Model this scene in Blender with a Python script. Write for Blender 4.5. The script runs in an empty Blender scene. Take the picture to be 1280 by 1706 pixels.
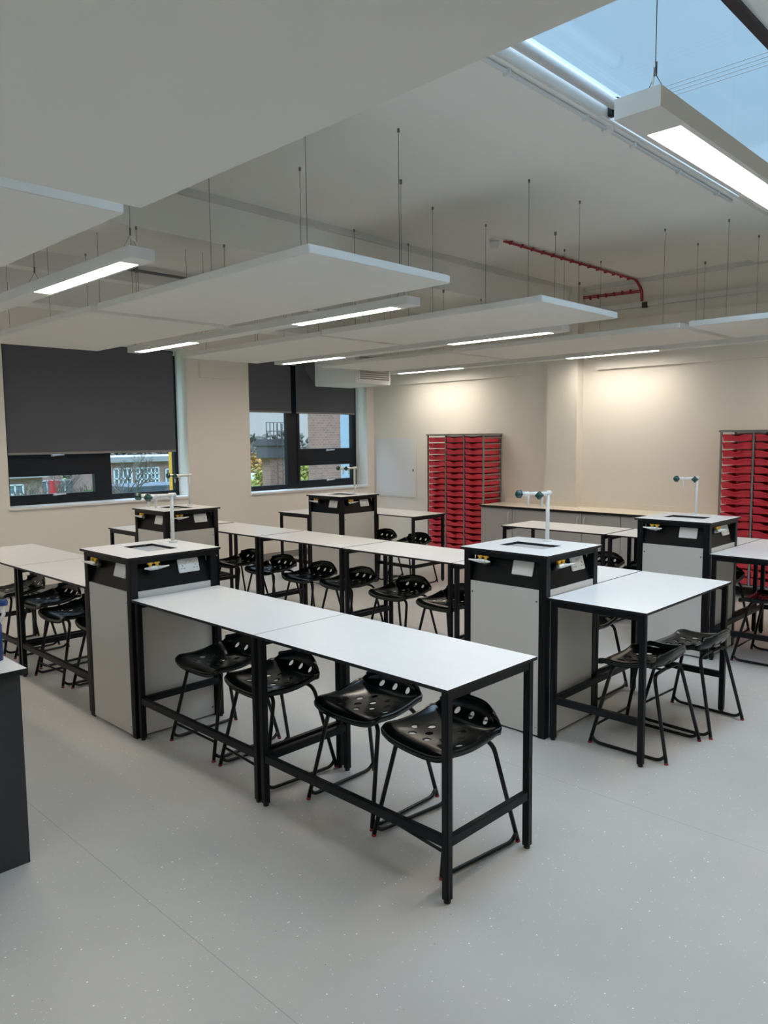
import bpy, bmesh, math, random
from mathutils import Vector, Matrix
random.seed(7)
PI = math.pi
COL = bpy.context.scene.collection

# ------------------------------------------------------------------ materials
MATS = {}
def new_mat(name):
    m = bpy.data.materials.new(name); m.use_nodes = True
    MATS[name] = m
    return m, m.node_tree, m.node_tree.nodes['Principled BSDF']
def mat(name, col, rough=.5, metal=0., spec=.5, noise=0., nscale=8., bump=0., bscale=60., coat=0.):
    m, nt, p = new_mat(name)
    p.inputs['Roughness'].default_value = rough
    p.inputs['Metallic'].default_value = metal
    p.inputs['Specular IOR Level'].default_value = spec
    p.inputs['Coat Weight'].default_value = coat
    tc = nt.nodes.new('ShaderNodeTexCoord')
    nz = nt.nodes.new('ShaderNodeTexNoise'); nz.inputs['Scale'].default_value = nscale; nz.inputs['Detail'].default_value = 4
    nt.links.new(tc.outputs['Object'], nz.inputs['Vector'])
    mp = nt.nodes.new('ShaderNodeMapRange')
    mp.inputs['To Min'].default_value = 1 - noise; mp.inputs['To Max'].default_value = 1 + noise
    nt.links.new(nz.outputs['Fac'], mp.inputs['Value'])
    mx = nt.nodes.new('ShaderNodeMix'); mx.data_type = 'RGBA'; mx.blend_type = 'MULTIPLY'; mx.inputs['Factor'].default_value = 1
    mx.inputs['A'].default_value = (*col, 1)
    nt.links.new(mp.outputs['Result'], mx.inputs['B'])
    nt.links.new(mx.outputs['Result'], p.inputs['Base Color'])
    if bump:
        n2 = nt.nodes.new('ShaderNodeTexNoise'); n2.inputs['Scale'].default_value = bscale
        nt.links.new(tc.outputs['Object'], n2.inputs['Vector'])
        b = nt.nodes.new('ShaderNodeBump'); b.inputs['Strength'].default_value = bump; b.inputs['Distance'].default_value = .002
        nt.links.new(n2.outputs['Fac'], b.inputs['Height']); nt.links.new(b.outputs['Normal'], p.inputs['Normal'])
    return m
def emit(name, col, st):
    m, nt, p = new_mat(name)
    p.inputs['Base Color'].default_value = (.9, .9, .9, 1)
    p.inputs['Emission Color'].default_value = (*col, 1); p.inputs['Emission Strength'].default_value = st
    return m
LAMP = (1.0, .89, .765)
M_wall = mat('wall_paint', (.845, .805, .735), .75, noise=.02, nscale=2, bump=.15, bscale=250)
M_ceil = mat('ceiling_paint', (.88, .875, .84), .85, noise=.02, nscale=1.2)
M_raft = mat('raft_fabric', (.77, .76, .73), .9, noise=.015, nscale=5, bump=.1, bscale=400)
M_lum = mat('luminaire_white', (.74, .74, .73), .45)
M_lam = mat('laminate_light', (.82, .81, .80), .30, noise=.025, nscale=14)
M_edge = mat('black_core_edge', (.012, .012, .013), .45, spec=.3)
M_frame = mat('black_steel', (.0035, .004, .006), .45, spec=.28, noise=.2, nscale=30)
M_panel = mat('grey_panel', (.62, .60, .57), .45, noise=.02)
M_fascia = mat('dark_fascia', (.0035, .004, .005), .4, spec=.2)
M_stool = mat('stool_plastic', (.004, .007, .0065), .20, noise=.2, nscale=10, spec=.45)
M_tube = mat('stool_tube', (.003, .003, .0035), .3, spec=.35)
M_redcap = mat('red_foot', (.30, .02, .02), .5)
M_red = mat('red_tray_plastic', (.78, .048, .082), .28, noise=.04, nscale=4)
M_case = mat('grey_case', (.26, .255, .25), .5, noise=.03)
M_doorg = mat('grey_door', (.44, .43, .42), .45, noise=.02)
M_cream = mat('cream_worktop', (.86, .79, .68), .35, noise=.03, nscale=12)
M_blk = mat('black_plastic', (.012, .012, .013), .4)
M_white = mat('white_plastic', (.80, .80, .78), .35)
M_yel = mat('yellow_lever', (.75, .42, .03), .35)
M_green = mat('green_handle', (.004, .055, .045), .25)
M_blind = mat('blind_fabric', (.100, .105, .125), .85, noise=.05, nscale=120)
M_wframe = mat('window_frame_anthracite', (.010, .013, .019), .4, spec=.3)
M_sill = mat('sill_white', (.88, .89, .90), .35)
M_chrome = mat('chrome', (.75, .75, .75), .2, metal=1)
M_satin = mat('satin_metal', (.70, .70, .70), .35, metal=.25)
M_steel = mat('wire_steel', (.10, .10, .10), .5, metal=.4)
M_grip = mat('gripper_steel', (.22, .22, .22), .4, metal=.6)
M_desk = mat('charcoal_board', (.030, .033, .038), .5, noise=.03)
M_cable = mat('red_cable', (.32, .015, .03), .5)
M_conduit = mat('conduit_white', (.72, .73, .73), .4)
M_dpipe = mat('dark_pipe', (.16, .16, .17), .5)
M_grille = mat('grille_grey', (.30, .29, .27), .5)
M_duct = mat('unit_white', (.80, .81, .82), .5)
M_blue = mat('blue_bottle', (.008, .045, .24), .3)
M_diff = emit('lit_diffuser', LAMP, 32.0)
def prismatic(m, k):
    nt = m.node_tree; p = nt.nodes['Principled BSDF']
    g = nt.nodes.new('ShaderNodeNewGeometry'); d = nt.nodes.new('ShaderNodeVectorMath'); d.operation = 'DOT_PRODUCT'
    nt.links.new(g.outputs['Normal'], d.inputs[0]); nt.links.new(g.outputs['Incoming'], d.inputs[1])
    a = nt.nodes.new('ShaderNodeMath'); a.operation = 'ABSOLUTE'; nt.links.new(d.outputs['Value'], a.inputs[0])
    q = nt.nodes.new('ShaderNodeMath'); q.operation = 'MULTIPLY_ADD'; q.inputs[1].default_value = k*.85; q.inputs[2].default_value = k*.35
    nt.links.new(a.outputs[0], q.inputs[0]); nt.links.new(q.outputs[0], p.inputs['Emission Strength'])
prismatic(M_diff, 37.0)
M_trim = mat('steel_trim_paint', (.68, .68, .655), .7)

# floor: speckled grey sheet vinyl with welded seams
def floor_mat():
    m, nt, p = new_mat('floor_vinyl')
    N = nt.nodes.new; L = nt.links.new
    tc = N('ShaderNodeTexCoord')
    nz = N('ShaderNodeTexNoise'); nz.inputs['Scale'].default_value = 1.3; nz.inputs['Detail'].default_value = 6
    L(tc.outputs['Object'], nz.inputs['Vector'])
    r = N('ShaderNodeValToRGB')
    r.color_ramp.elements[0].position = .3; r.color_ramp.elements[0].color = (.47, .46, .44, 1)
    r.color_ramp.elements[1].position = .75; r.color_ramp.elements[1].color = (.53, .52, .50, 1)
    L(nz.outputs['Fac'], r.inputs['Fac'])
    cur = r.outputs['Color']
    for sc, thr, col in ((34, .065, (.95, .95, .92, 1)), (60, .065, (.85, .85, .82, 1)), (30, .04, (.10, .10, .10, 1))):
        v = N('ShaderNodeTexVoronoi'); v.inputs['Scale'].default_value = sc; v.inputs['Randomness'].default_value = 1
        L(tc.outputs['Object'], v.inputs['Vector'])
        lt = N('ShaderNodeMath'); lt.operation = 'LESS_THAN'; lt.inputs[1].default_value = thr * 1.6
        L(v.outputs['Distance'], lt.inputs[0])
        # only a share of cells carries a chip
        sp = N('ShaderNodeSeparateColor'); L(v.outputs['Color'], sp.inputs[0])
        g = N('ShaderNodeMath'); g.operation = 'GREATER_THAN'; g.inputs[1].default_value = .72 if sc != 30 else .93
        L(sp.outputs[0], g.inputs[0])
        mu = N('ShaderNodeMath'); mu.operation = 'MULTIPLY'; L(lt.outputs[0], mu.inputs[0]); L(g.outputs[0], mu.inputs[1])
        mx = N('ShaderNodeMix'); mx.data_type = 'RGBA'; L(mu.outputs[0], mx.inputs['Factor']); L(cur, mx.inputs['A']); mx.inputs['B'].default_value = col
        cur = mx.outputs['Result']
    # seams every 2 m along x
    sx = N('ShaderNodeSeparateXYZ'); L(tc.outputs['Object'], sx.inputs[0])
    ad = N('ShaderNodeMath'); ad.operation = 'ADD'; ad.inputs[1].default_value = .765 + 20; L(sx.outputs['Y'], ad.inputs[0])
    md = N('ShaderNodeMath'); md.operation = 'MODULO'; md.inputs[1].default_value = 2.0; L(ad.outputs[0], md.inputs[0])
    ls = N('ShaderNodeMath'); ls.operation = 'LESS_THAN'; ls.inputs[1].default_value = .004; L(md.outputs[0], ls.inputs[0])
    sc = N('ShaderNodeMath'); sc.operation = 'MULTIPLY'; sc.inputs[1].default_value = .45; L(ls.outputs[0], sc.inputs[0])
    mx = N('ShaderNodeMix'); mx.data_type = 'RGBA'; L(sc.outputs[0], mx.inputs['Factor']); L(cur, mx.inputs['A']); mx.inputs['B'].default_value = (.2, .2, .2, 1)
    L(mx.outputs['Result'], p.inputs['Base Color'])
    p.inputs['Roughness'].default_value = .38; p.inputs['Specular IOR Level'].default_value = .45
    n2 = N('ShaderNodeTexNoise'); n2.inputs['Scale'].default_value = 90; L(tc.outputs['Object'], n2.inputs['Vector'])
    b = N('ShaderNodeBump'); b.inputs['Strength'].default_value = .25; b.inputs['Distance'].default_value = .002
    L(n2.outputs['Fac'], b.inputs['Height']); L(b.outputs['Normal'], p.inputs['Normal'])
    return m
M_floor = floor_mat()
def glass_mat():
    m = bpy.data.materials.new('clear_glass'); m.use_nodes = True; nt = m.node_tree
    for n in list(nt.nodes): nt.nodes.remove(n)
    o = nt.nodes.new('ShaderNodeOutputMaterial'); t = nt.nodes.new('ShaderNodeBsdfTransparent'); g = nt.nodes.new('ShaderNodeBsdfGlossy')
    t.inputs[0].default_value = (.93, .96, .97, 1); g.inputs['Roughness'].default_value = .02
    lw = nt.nodes.new('ShaderNodeLayerWeight'); lw.inputs['Blend'].default_value = .5
    pw = nt.nodes.new('ShaderNodeMath'); pw.operation = 'POWER'; pw.inputs[1].default_value = 5; nt.links.new(lw.outputs['Facing'], pw.inputs[0])
    fr = nt.nodes.new('ShaderNodeMath'); fr.operation = 'MULTIPLY_ADD'; fr.inputs[1].default_value = .2; fr.inputs[2].default_value = .02; nt.links.new(pw.outputs[0], fr.inputs[0])
    mx = nt.nodes.new('ShaderNodeMixShader')
    nt.links.new(fr.outputs[0], mx.inputs[0]); nt.links.new(t.outputs[0], mx.inputs[1]); nt.links.new(g.outputs[0], mx.inputs[2])
    nt.links.new(mx.outputs[0], o.inputs[0])
    return m
M_glass = glass_mat()
def brick_mat(name, c1, c2, mortar, scale):
    m, nt, p = new_mat(name)
    tc = nt.nodes.new('ShaderNodeTexCoord'); mp = nt.nodes.new('ShaderNodeMapping'); mp.inputs['Rotation'].default_value = (PI/2, 0, PI/2)
    b = nt.nodes.new('ShaderNodeTexBrick'); b.inputs['Scale'].default_value = scale
    b.inputs['Color1'].default_value = (*c1, 1); b.inputs['Color2'].default_value = (*c2, 1); b.inputs['Mortar'].default_value = (*mortar, 1)
    b.inputs['Mortar Size'].default_value = .012
    sx = nt.nodes.new('ShaderNodeSeparateXYZ'); cb = nt.nodes.new('ShaderNodeCombineXYZ')
    nt.links.new(tc.outputs['Object'], sx.inputs[0])
    ad = nt.nodes.new('ShaderNodeMath'); nt.links.new(sx.outputs[0], ad.inputs[0]); nt.links.new(sx.outputs[1], ad.inputs[1])
    nt.links.new(ad.outputs[0], cb.inputs[0]); nt.links.new(sx.outputs[2], cb.inputs[1])
    nt.links.new(cb.outputs[0], b.inputs['Vector']); nt.links.new(b.outputs['Color'], p.inputs['Base Color'])
    p.inputs['Roughness'].default_value = .85
    return m
M_brick = brick_mat('hazed_red_brick', (.38, .22, .18), (.32, .18, .15), (.40, .35, .32), 2.0)  # brick colour lightened to paint in distance haze
M_brickt = brick_mat('tower_brick', (.36, .19, .14), (.27, .14, .11), (.38, .32, .28), 2.5)
M_grass = mat('grass', (.10, .16, .05), .95, noise=.4, nscale=.3)
M_roof = mat('flat_roof', (.34, .33, .33), .8)
M_slate = mat('blue_slate', (.07, .085, .105), .7)
M_wwin = mat('white_window_bars', (.7, .72, .73), .5)
M_pane = mat('far_pane', (.16, .21, .25), .2)
M_yellowcol = mat('yellow_cladding', (.72, .36, .03), .6)
M_palecol = mat('pale_blue_cladding', (.36, .44, .53), .6)
M_bark = mat('bark', (.12, .10, .085), .9)
M_twig = mat('winter_twigs', (.15, .12, .10), .95, noise=.4, nscale=1)
M_autumn = mat('autumn_leaves', (.36, .20, .06), .95, noise=.5, nscale=.8)
M_ygreen = mat('yellow_green_leaves', (.26, .25, .06), .95, noise=.5, nscale=.8)
M_dgreen = mat('green_leaves', (.10, .22, .05), .9, noise=.5, nscale=.8)
M_fartree = mat('far_trees', (.13, .12, .10), 1, noise=.3, nscale=.2)
M_carw = mat('car_white', (.75, .75, .75), .3)
M_tank = mat('tank_grey', (.11, .10, .105), .6)
M_cage = mat('cage_metal', (.10, .09, .09), .6)
M_reddoor = mat('red_box', (.5, .03, .04), .5)

# ------------------------------------------------------------------ mesh helper
class MB:
    def __init__(s): s.v = []; s.f = []; s.mi = []; s.sm = []; s.mats = []
    def m(s, material):
        if material not in s.mats: s.mats.append(material)
        return s.mats.index(material)
    def add(s, vs, fs, material, smooth=False, M=None):
        o = len(s.v)
        for p in vs:
            p = Vector(p)
            s.v.append(tuple(M @ p) if M else tuple(p))
        k = s.m(material)
        for f in fs:
            s.f.append(tuple(i + o for i in f)); s.mi.append(k); s.sm.append(smooth)
    def box(s, x0, x1, y0, y1, z0, z1, material, M=None, top=None):
        vs = [(x0,y0,z0),(x1,y0,z0),(x1,y1,z0),(x0,y1,z0),(x0,y0,z1),(x1,y0,z1),(x1,y1,z1),(x0,y1,z1)]
        s.add(vs, [(0,3,2,1),(0,1,5,4),(1,2,6,5),(2,3,7,6),(3,0,4,7)], material, M=M)
        s.add([vs[i] for i in (4,5,6,7)], [(0,1,2,3)], top or material, M=M)
    def cbox(s, x0, x1, y0, y1, z0, z1, c, material, M=None):
        """box chamfered on all edges"""
        bm = bmesh.new(); bmesh.ops.create_cube(bm, size=1)
        bmesh.ops.scale(bm, vec=(x1-x0, y1-y0, z1-z0), verts=bm.verts)
        bmesh.ops.translate(bm, vec=((x0+x1)/2, (y0+y1)/2, (z0+z1)/2), verts=bm.verts)
        bmesh.ops.bevel(bm, geom=list(bm.edges), offset=c, segments=2, affect='EDGES')
        s.frombm(bm, material, M=M)
    def frombm(s, bm, material, smooth=False, M=None):
        bm.verts.ensure_lookup_table()
        for i, v in enumerate(bm.verts): v.index = i
        s.add([v.co[:] for v in bm.verts], [[v.index for v in f.verts] for f in bm.faces], material, smooth, M)
        bm.free()
    def tube(s, pts, r, material, n=8, caps=True, M=None, radii=None):
        pts = [Vector(p) for p in pts]; vs = []; fs = []
        prev = None
        for i, p in enumerate(pts):
            if i == 0: t = pts[1] - pts[0]
            elif i == len(pts)-1: t = pts[-1] - pts[-2]
            else: t = (pts[i+1]-pts[i]).normalized() + (pts[i]-pts[i-1]).normalized()
            t.normalize()
            if prev is None:
                a = Vector((0,0,1)) if abs(t.z) < .9 else Vector((1,0,0))
                u = t.cross(a).normalized()
            else: u = (prev - t*prev.dot(t)).normalized()
            prev = u; w = t.cross(u); rr = radii[i] if radii else r
            for k in range(n):
                an = 2*PI*k/n; vs.append(p + (u*math.cos(an) + w*math.sin(an))*rr)
        for i in range(len(pts)-1):
            for k in range(n):
                a = i*n+k; b = i*n+(k+1)%n
                fs.append((a, b, b+n, a+n))
        s.add(vs, fs, material, n > 6, M)
        if caps:
            s.add([vs[k] for k in range(n)], [tuple(range(n))][::-1] and [tuple(reversed(range(n)))], material, M=M)
            s.add([vs[-n+k] for k in range(n)], [tuple(range(n))], material, M=M)
    def build(s, name, parent=None, loc=(0,0,0), rot=None, **props):
        me = bpy.data.meshes.new(name); me.from_pydata(s.v, [], s.f)
        for m_ in s.mats: me.materials.append(m_)
        for p, k, sm in zip(me.polygons, s.mi, s.sm): p.material_index = k; p.use_smooth = sm
        me.update()
        bm = bmesh.new(); bm.from_mesh(me); bmesh.ops.remove_doubles(bm, verts=bm.verts, dist=1e-5) if any(s.sm) else None
        bmesh.ops.recalc_face_normals(bm, faces=bm.faces); bm.to_mesh(me); bm.free()
        o = bpy.data.objects.new(name, me); COL.objects.link(o); o.location = loc
        if rot: o.rotation_euler = rot
        if parent: o.parent = parent
        for k, v in props.items(): o[k] = v
        return o
def bend(pts, r, seg=5):
    """round the corners of a polyline"""
    pts = [Vector(p) for p in pts]; out = [pts[0]]
    for i in range(1, len(pts)-1):
        a, b, c = pts[i-1], pts[i], pts[i+1]
        d1 = min(r, (a-b).length*.48); d2 = min(r, (c-b).length*.48)
        p, q = b + (a-b).normalized()*d1, b + (c-b).normalized()*d2
        for k in range(seg+1):
            t = k/seg; out.append(p*(1-t)**2 + b*2*t*(1-t) + q*t*t)
    out.append(pts[-1]); return out
def thing(name, label, cat, loc=(0,0,0), rz=0., group=None):
    o = bpy.data.objects.new(name, None); COL.objects.link(o); o.location = loc; o.rotation_euler = (0,0,rz)
    o.empty_display_size = .1; o['label'] = label; o['category'] = cat
    if group: o['group'] = group
    return o
KIDS = {}
def children(o): return [c for c in bpy.data.objects if c.parent == o]
def copy_tree(o, loc=None, rz=None, label=None, parent=None):
    c = o.copy(); COL.objects.link(c); c.parent = parent
    if loc is not None: c.location = loc
    if rz is not None: c.rotation_euler = (0, 0, rz)
    if label: c['label'] = label
    if o.name not in KIDS: KIDS[o.name] = children(o)
    for k in list(KIDS[o.name]): copy_tree(k, parent=c)
    return c
def struct(mb, name, parent=None, **kw):
    o = mb.build(name, parent, **kw)
    if not parent: o['kind'] = 'structure'
    return o
def tagt(o, label, cat, group=None):
    o['label'] = label; o['category'] = cat
    if group: o['group'] = group
    return o

# ------------------------------------------------------------------ dimensions
XW, YB, ZC = -4.9, 6.95, 3.70          # window wall, tray wall, ceiling
XR, YF = 6.2, -5.2                     # right wall, wall behind the camera
H = .85

# ------------------------------------------------------------------ room shell
mb = MB(); mb.box(XW-.3, XR+.2, YF-.2, YB+.2, -.12, 0, M_floor); struct(mb, 'floor')
def wall_with_holes(axis, c0, c1, a0, a1, z0, z1, holes, m):
    """axis 'x': wall slab between x=c0..c1, spanning y a0..a1; holes (y0,y1,z0,z1)"""
    mb = MB()
    ys = sorted({a0, a1, *[h[0] for h in holes], *[h[1] for h in holes]}); zs = sorted({z0, z1, *[h[2] for h in holes], *[h[3] for h in holes]})
    for i in range(len(ys)-1):
        for j in range(len(zs)-1):
            cy, cz = (ys[i]+ys[i+1])/2, (zs[j]+zs[j+1])/2
            if any(h[0] < cy < h[1] and h[2] < cz < h[3] for h in holes): continue
            if axis == 'x': mb.box(c0, c1, ys[i], ys[i+1], zs[j], zs[j+1], m)
            elif axis == 'y': mb.box(ys[i], ys[i+1], c0, c1, zs[j], zs[j+1], m)
            else: mb.box(ys[i], ys[i+1], zs[j], zs[j+1], c0, c1, m)
    return mb
W1 = (1.10, 3.42, 1.03, 2.98); W2 = (4.43, 6.79, 1.01, 2.98)
struct(wall_with_holes('x', XW-.32, XW, YF-.2, YB+.2, 0, ZC+.2, [W1, W2], M_wall), 'wall_left')
struct(wall_with_holes('y', YB, YB+.2, XW, XR+.2, 0, ZC+.2, [], M_wall), 'wall_back')
struct(wall_with_holes('x', XR, XR+.2, YF-.2, YB, 0, ZC+.2, [], M_wall), 'wall_right')
WF = (-3.5, 3.6, 1.0, 2.9)
struct(wall_with_holes('y', YF-.2, YF, XW, XR, 0, ZC+.2, [WF], M_wall), 'wall_front')
SKY = (1.775, 2.80, -.9, 4.42)          # skylight opening x0 x1 y0 y1
struct(wall_with_holes('z', ZC, ZC+.12, XW, XR, YF, YB, [SKY], M_ceil), 'ceiling')
# column and mouldings on the tray wall
mb = MB(); mb.box(-1.47, -1.02, YB-.15, YB, 0, ZC, M_wall); struct(mb, 'trim_1')
mb = MB(); mb.box(XW, -1.62, YB-.05, YB, 2.63, 3.22, M_wall); mb.box(-1.62, -1.47, YB-.05, YB, 2.63, 3.22, M_wall); struct(mb, 'trim_2')
mb = MB(); mb.box(-.81, XR, YB-.05, YB, 2.63, 3.22, M_wall); struct(mb, 'trim_3')
mb = MB(); mb.box(-1.02, XR, YB-.06, YB, 3.35, 3.41, M_trim); mb.box(-1.02, XR, YB-.04, YB, 3.65, ZC, M_trim); struct(mb, 'trim_4')
# beam running from the column across the room
mb = MB(); mb.box(-1.50, -1.16, YF, YB-.15, 3.34, ZC, M_ceil); mb.box(-1.16, -1.12, YF, YB-.04, 3.645, ZC, M_trim)
struct(mb, 'trim_5')
mb = MB(); mb.box(XW, -4.55, YF, YB, 3.30, ZC, M_ceil); mb.box(-4.0, -3.85, YF, YB, 3.52, ZC, M_ceil); struct(mb, 'trim_6')
# shallow second ceiling step under the skylight strip
mb = MB(); mb.box(1.08, SKY[0], YF, YB, ZC-.03, ZC, M_ceil); struct(mb, 'trim_7')
# boxed panel on the window wall between the windows
mb = MB(); mb.box(XW, XW+.03, 3.62, 4.27, 2.62, 3.3, M_wall); struct(mb, 'trim_8')
mb = MB(); mb.box(XW, XR, YB-.012, YB, 0, .10, M_case); struct(mb, 'baseboard_back')
mb = MB(); mb.box(XW, XW+.012, YF, YB-.012, 0, .10, M_case); struct(mb, 'baseboard_left')

# ------------------------------------------------------------------ windows
def window(name, W, xf, mull, left_open, right_open, tz):
    """frame plane xf; mull = (y0,y1) of the mullion; openers = transom z band tz in that light"""
    y0, y1, z0, z1 = W
    t = .055
    root = MB()
    a, b = xf-.04, xf+.03
    root.box(a, b, y0, y1, z0, z0+.075, M_wframe); root.box(a, b, y0, y1, z1-t, z1, M_wframe)
    root.box(a, b, y0, y0+t, z0+.075, z1-t, M_wframe); root.box(a, b, y1-t, y1, z0+.075, z1-t, M_wframe)
    root.box(a, b, mull[0], mull[1], z0+.075, z1-t, M_wframe)
    L = (y0+t, mull[0]); Rr = (mull[1], y1-t)
    for (p0, p1), op in ((L, left_open), (Rr, right_open)):
        if op:
            root.box(a, b+.01, p0, p1, tz[0], tz[1], M_wframe)
            s_ = .045
            for (q0, q1) in ((z0+.075, tz[0]), (tz[1], z1-t)):
                root.box(a+.01, b+.012, p0, p0+s_, q0, q1, M_wframe); root.box(a+.01, b+.012, p1-s_, p1, q0, q1, M_wframe)
                root.box(a+.01, b+.012, p0+s_, p1-s_, q0, q0+s_, M_wframe); root.box(a+.01, b+.012, p0+s_, p1-s_, q1-s_, q1, M_wframe)
    o = root.build(name); o['kind'] = 'structure'
    for (p0, p1) in (L, Rr):
        g = MB(); g.box(xf-.02, xf-.012, p0, p1, z0+.075, z1-t, M_glass); g.build('glass_pane', o)
    for (p0, p1), op in ((L, left_open), (Rr, right_open)):
        if op:
            c = (p0+p1)/2
            for hz in (z0+.075+.02, tz[1]+.0):
                h = MB(); h.cbox(b+.01, b+.03, c-.02, c+.02, hz, hz+.03, .004, M_satin)
                h.tube(bend([(b+.03, c, hz+.015), (b+.055, c, hz+.015), (b+.06, c+.12, hz+.022)], .02), .009, M_satin)
                h.build('window_handle', o)
    return o
window('window_1', W1, -5.20, (2.27, 2.45), True, False, (1.415, 1.60))
window('window_2', W2, -5.20, (5.32, 5.52), False, True, (1.41, 1.585))
for n, W in ((9, W1), (10, W2)):
    mb = MB(); mb.cbox(XW-.28, XW+.03, W[0]-.02, W[1]+.02, W[2]-.028, W[2]+.004, .006, M_sill); struct(mb, 'trim_%d' % n)
# unseen window added behind the camera to bring daylight to the near end
mb = MB(); y = YF-.1
for x0, x1 in ((-3.5, -3.44), (-1.2, -1.1), (1.2, 1.3), (3.54, 3.6)): mb.box(x0, x1, y-.03, y+.03, 1.0, 2.9, M_wframe)
mb.box(-3.5, 3.6, y-.03, y+.03, 1.0, 1.07, M_wframe); mb.box(-3.5, 3.6, y-.03, y+.03, 2.83, 2.9, M_wframe)
o = struct(mb, 'added_window_4'); g = MB(); g.box(-3.44, 3.54, y-.006, y+.006, 1.07, 2.83, M_glass); g.build('glass_pane', o)

# blinds
def blind(label, y0, y1, z0, x):
    t = thing('roller_blind', label, 'blind', (x, (y0+y1)/2, 2.94), 0, 'charcoal roller blinds on the windows')
    w = (y1-y0)/2
    f = MB(); f.box(-.0015, .0015, -w+.015, w-.015, z0-2.94, 0, M_blind); f.build('blind_fabric', t)
    b = MB(); b.cbox(-.006, .006, -w+.015, w-.015, z0-2.94-.012, z0-2.94+.014, .003, M_case); b.build('bottom_bar', t)
    r = MB(); r.tube([(-.02, -w, .0), (-.02, w, .0)], .022, M_blind, 14); r.build('roller_tube', t)
    for s_ in (-1, 1):
        k = MB(); k.box(-.05, .02, s_*w-.006, s_*w+.006, -.035, .04, M_white); k.build('bracket', t)
    if label.startswith('narrow'): return
    c = MB(); c.tube([(0, w+.025, -.01), (0, w+.03, -1.55), (.008, w+.03, -1.58), (.016, w+.03, -1.55), (.016, w+.025, -.01)], .0022, M_white, 6); c.build('pull_chain', t)
blind('wide charcoal roller blind drawn low over the nearer window', 1.15, 3.34, 1.64, -5.06)
blind('narrow charcoal roller blind over the left light of the far window', 4.46, 5.34, 2.19, -5.06)
blind('charcoal roller blind over the right light of the far window', 5.41, 6.68, 2.185, -5.06)

# skylight: upstand, frame, glass, blind tube and guide wires
mb = MB(); zt = 3.865; x0, x1, y0, y1 = SKY; w = .06
mb.box(x0-w, x0, y0-w, y1+w, ZC+.12, zt, M_white); mb.box(x1, x1+w, y0-w, y1+w, ZC+.12, zt, M_white)
mb.box(x0, x1, y0-w, y0, ZC+.12, zt, M_white); mb.box(x0, x1, y1, y1+w, ZC+.12, zt, M_white)
mb.box(x0-.0, x0+.015, y0, y1, ZC-.02, ZC+.12, M_white); mb.box(x1-.05, x1, y0, y1, ZC-.02, ZC+.10, M_wframe)
o = struct(mb, 'window_3')
g = MB(); g.box(x0-w, x1+w, y0-w, y1+w, zt, zt+.012, M_glass); g.build('glass_pane', o)
t = thing('skylight_blind', 'rolled up pale blind tube along the edge of the skylight', 'blind', (1.838, -.8, 3.745))
b = MB(); b.tube([(0, 0, 0), (0, 3.05, 0)], .032, M_conduit, 20); b.build('roller_tube', t)
for yy in (-.02, 3.07):
    k = MB(); k.tube([(0, yy-.015, 0), (0, yy+.015, 0)], .042, M_blk, 16); k.cbox(-.045, -.01, yy-.02, yy+.02, -.06, .02, .005, M_blk); k.build('end_bracket', t)
for i in range(4):
    k = MB(); k.tube([(0, 3.11+i*.05, .03), (.91, 3.11+i*.05, .03)], .0018, M_grip, 6); k.build('guide_wire', t)

# ------------------------------------------------------------------ acoustic rafts
def raft(label, x0, x1, y0, y1, wires=True):
    t = thing('acoustic_raft', label, 'ceiling raft', ((x0+x1)/2, (y0+y1)/2, 2.75), 0, 'white acoustic rafts hung from the ceiling')
    a, b = (x1-x0)/2, (y1-y0)/2
    p = MB(); p.cbox(-a, a, -b, b, 0, .048, .003, M_raft); p.build('raft_panel', t)
    for ix in (-a+.25, 0, a-.25):
        for iy in (-b+.2, b-.2):
            zc = ZC if not (1.08 < t.location.x+ix < SKY[0]) else ZC-.03
            if SKY[0] < t.location.x+ix < SKY[1] and SKY[2] < t.location.y+iy < SKY[3]: continue
            if -1.5 < t.location.x+ix < -1.13: zc = 3.34
            w_ = MB(); w_.tube([(ix, iy, .045), (ix, iy, zc-2.75)], .0016, M_steel, 5)
            w_.tube([(ix, iy, zc-2.75-.022), (ix, iy, zc-2.75)], .008, M_grip, 8)
            w_.tube([(ix, iy, .045), (ix, iy, .075)], .005, M_grip, 6)
            w_.build('suspension_wire', t)
raft('nearest big white acoustic raft filling the top left of the view', 1.12, 3.52, -1.655, -.455)
raft('white acoustic raft at the left edge above the first strip light', -1.40, 1.00, -1.67, -.47)
raft('white acoustic raft in the middle, its bright end face nearest the skylight', -1.40, 1.02, .55, 1.71)
raft('white acoustic raft in front of the wide window blind', -3.92, -1.52, .55, 1.74)
raft('white acoustic raft with a bright end below the smoke detector', -1.34, 1.06, 2.70, 3.84)
raft('white acoustic raft between the two strip lights before the far window', -3.92, -1.42, 2.75, 3.86)
raft('white acoustic raft with a mitred far corner below the red cable', -1.45, 1.18, 4.78, 5.94)
raft('white acoustic raft beside the grilled ventilation unit', -3.75, -1.52, 4.80, 5.98)
raft('white acoustic raft at the right edge of the view by the tray wall', 1.26, 3.66, 4.78, 5.94)

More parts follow.
